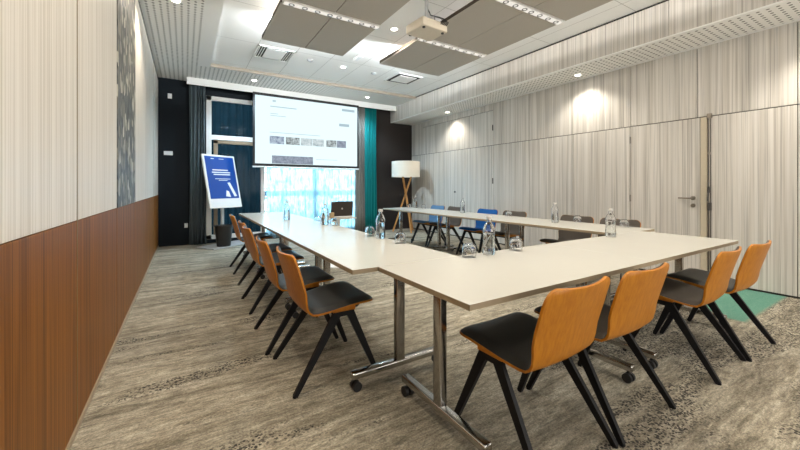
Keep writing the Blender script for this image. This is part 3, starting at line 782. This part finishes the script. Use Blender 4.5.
for poly in (((.10, .52), (.16, .53), (.29, .235), (.225, .225)), ((.02, .235), (.05, .36), (.105, .335), (.135, .215))):
    vs = [bm.verts.new(R @ Vector((x, -.0065, z))) for x, z in poly]; f = bm.faces.new(vs)
    ex = bmesh.ops.extrude_face_region(bm, geom=[f]); bmesh.ops.translate(bm, vec=R.to_3x3() @ Vector((0, .003, 0)), verts=[v for v in ex['geom'] if isinstance(v, bmesh.types.BMVert)])
obj('letter_mark', bm, M['paper'], bd)
bn = thing('waste_bin', 'black tapered waste bin standing in front of the poster stand', 'bin', (.655, 7.725, .0225))
bm = NB(); lathe(bm, [(0, 0), (.125, 0), (.165, .40), (.165, .41), (.155, .41), (.150, .40), (.115, .02), (0, .02)], 32); obj('bucket', bm, M['blackplastic'], bn, True)
bm = NB(); lathe(bm, [(.164, .395), (.170, .398), (.170, .412), (.153, .412), (.153, .408)], 32, (0, 0, 0), True); obj('rim', bm, M['blackplastic'], bn, True)

fl = thing('floor_lamp', 'wooden floor lamp with crossed legs and a cream drum shade in the far right corner', 'lamp', (4.99, 7.80, 0), .3)
bm = NB(); lathe(bm, [(.375, 1.45), (.375, 1.86), (.369, 1.86), (.369, 1.45)], 48, (0, 0, 0), True); obj('lamp_shade', bm, M['shade'], fl, True)
for a in (0, 2.09, 4.19):
    p0 = Vector((.34 * math.cos(a), .34 * math.sin(a), 0)); p1 = Vector((-.16 * math.cos(a) + .05 * math.sin(a), -.16 * math.sin(a) - .05 * math.cos(a), 1.50))
    q = Vector((.03 * -math.sin(a), .03 * math.cos(a), 0))
    bm = NB(); strut(bm, p0 + q, p1 + q, .04, .04, .03, (-math.sin(a), math.cos(a), 0)); obj('leg', bm, M['oak'], fl)
bm = NB(); tube(bm, [(0, 0, 1.02), (0, 0, 1.08)], .035, 14); obj('hub', bm, M['oak'], fl)
bm = NB(); tube(bm, [(0, 0, 1.45), (0, 0, 1.62)], .012, 10); lathe(bm, [(0, 1.60), (.03, 1.62), (.045, 1.68), (.03, 1.73), (0, 1.74)], 16); obj('bulb_holder', bm, M['paper'], fl, True)
bm = NB()
for a in range(3): tube(bm, [(0, 0, 1.5), (0.37 * math.cos(a * 2.09), 0.37 * math.sin(a * 2.09), 1.5)], .006, 6)
obj('shade_ring', bm, M['nickel'], fl)
for x, z, w, h, lb in ((-.26, 3.02, .035, .05, 'small white sensor high on the navy wall'), (-.285, 1.87, .075, .04, 'white double switch plate on the navy wall'), (.02, .40, .03, .045, 'small white socket low on the navy wall beside the slate curtain')):
    t_ = thing('wall_switch', lb, 'switch', (x, YF, z))
    bm = NB(); box(bm, (-w, -.012, -h), (w, 0, h), .003); obj('plate', bm, M['switch'], t_)
    bm = NB(); box(bm, (-w * .7, -.016, -h * .7), (w * .7, -.010, h * .7), .002); obj('rocker', bm, M['paper'], t_)

# ------------------------------------------------------------------ light
def light(name, typ, loc, energy, color, rot=(0, 0, 0), **kw):
    ld = bpy.data.lights.new(name, typ); ld.energy = energy; ld.color = color
    for k, v in kw.items(): setattr(ld, k, v)
    o = bpy.data.objects.new(name, ld); o.location = loc; o.rotation_euler = rot; COL.objects.link(o); return o
UP = 30
WARM, NEUT = (1, .88, .72), (.66, .85, 1)
for x, y, z, lb in DL:
    wall = z == HB
    light('spot_beam', 'SPOT', (x, y, z - .03), (80 if y < 1 else 34) if wall else 95 if y > 5.5 else 20 if y < 1 else 46, (1, .92, .80) if wall else NEUT if y > 5.5 else WARM, spot_size=math.radians(125 if wall else 140), spot_blend=.7, shadow_soft_size=.05)
for loc, L in strips:
    light('bar_beam', 'AREA', (loc.x, loc.y, loc.z - .008), 3.5 if loc.y < 1 else 7, WARM if loc.y < 3.5 else (1, .9, .78), shape='RECTANGLE', size=L, size_y=.05)
def aim(d): return Vector(d).to_track_quat('-Z', 'Y').to_euler()
ym, yl = (4.7 - 1.2) / 2, 4.7 + 1.2
for x, d, k in ((.885 + .32, -1, .18), (3.92 - .32, 1, .10), (2.065 - .3, 1, .02), (2.70 + .3, -1, .02)):  # unseen strips added above the panels to brighten the ceiling
    light('ceiling_fill_strip', 'AREA', (x, ym, 3.285), UP * yl * k, (1, .95, .88), (PI / 2, 0, -d * PI / 2), shape='RECTANGLE', size=yl, size_y=.05)
for x in (1.475, 3.31):  # more added strips, filling the ceiling towards the far end
    light('ceiling_fill_strip', 'AREA', (x, 4.70, 3.285), UP * .8, (.9, .96, 1), (PI / 2, 0, 0), shape='RECTANGLE', size=1.1, size_y=.05)
w = bpy.data.worlds.new('sky'); sc.world = w; w.use_nodes = True
wt = w.node_tree; bg = wt.nodes['Background']
gi = wt.nodes.new('ShaderNodeTexCoord'); sx = wt.nodes.new('ShaderNodeSeparateXYZ'); wt.links.new(gi.outputs['Generated'], sx.inputs[0])
mr = wt.nodes.new('ShaderNodeMapRange'); mr.inputs['From Min'].default_value = -.5; mr.inputs['From Max'].default_value = .5; wt.links.new(sx.outputs[1], mr.inputs['Value'])
rp = wt.nodes.new('ShaderNodeValToRGB'); rp.color_ramp.elements[0].color = (.12, .116, .11, 1); rp.color_ramp.elements[1].color = (.40, .74, 1.0, 1)  # dim warm half of the sky feeds the added back window
wt.links.new(mr.outputs[0], rp.inputs[0]); wt.links.new(rp.outputs[0], bg.inputs['Color']); bg.inputs['Strength'].default_value = 18.0
for nm, loc, rot, a, b in (('window_portal', (2.2, YF + .28, 1.6), (-PI / 2, 0, 0), 3.7, 3.1), ('window_portal', ((BW[0] + BW[1]) / 2, YB - .21, 1.62), (PI / 2, 0, 0), 5, 2.6)):
    p = light(nm, 'AREA', loc, 1, (1, 1, 1), rot, shape='RECTANGLE', size=a, size_y=b); p.data.cycles.is_portal = True

# ------------------------------------------------------------------ camera
cd = bpy.data.cameras.new('camera'); cam = bpy.data.objects.new('camera', cd); COL.objects.link(cam)
cd.sensor_width = 36; cd.lens = 348.5 / 800 * 36; cd.shift_y = -38.5 / 800; cd.clip_start = .05
cam.location = (0, 0, 1.2); cam.rotation_euler = (PI / 2, 0, -math.radians(31.6717))
sc.camera = cam
vs = sc.view_settings
vs.view_transform = 'Standard'; vs.look = 'None'; vs.gamma = 1; vs.use_curve_mapping = False; vs.exposure = 0.85
sc.cycles.use_denoising = True
sc.cycles.max_bounces = 8; sc.cycles.diffuse_bounces = 4; sc.cycles.transmission_bounces = 8; sc.cycles.transparent_max_bounces = 10
sc.cycles.sample_clamp_indirect = 4
sc.cycles.caustics_reflective = False; sc.cycles.caustics_refractive = False
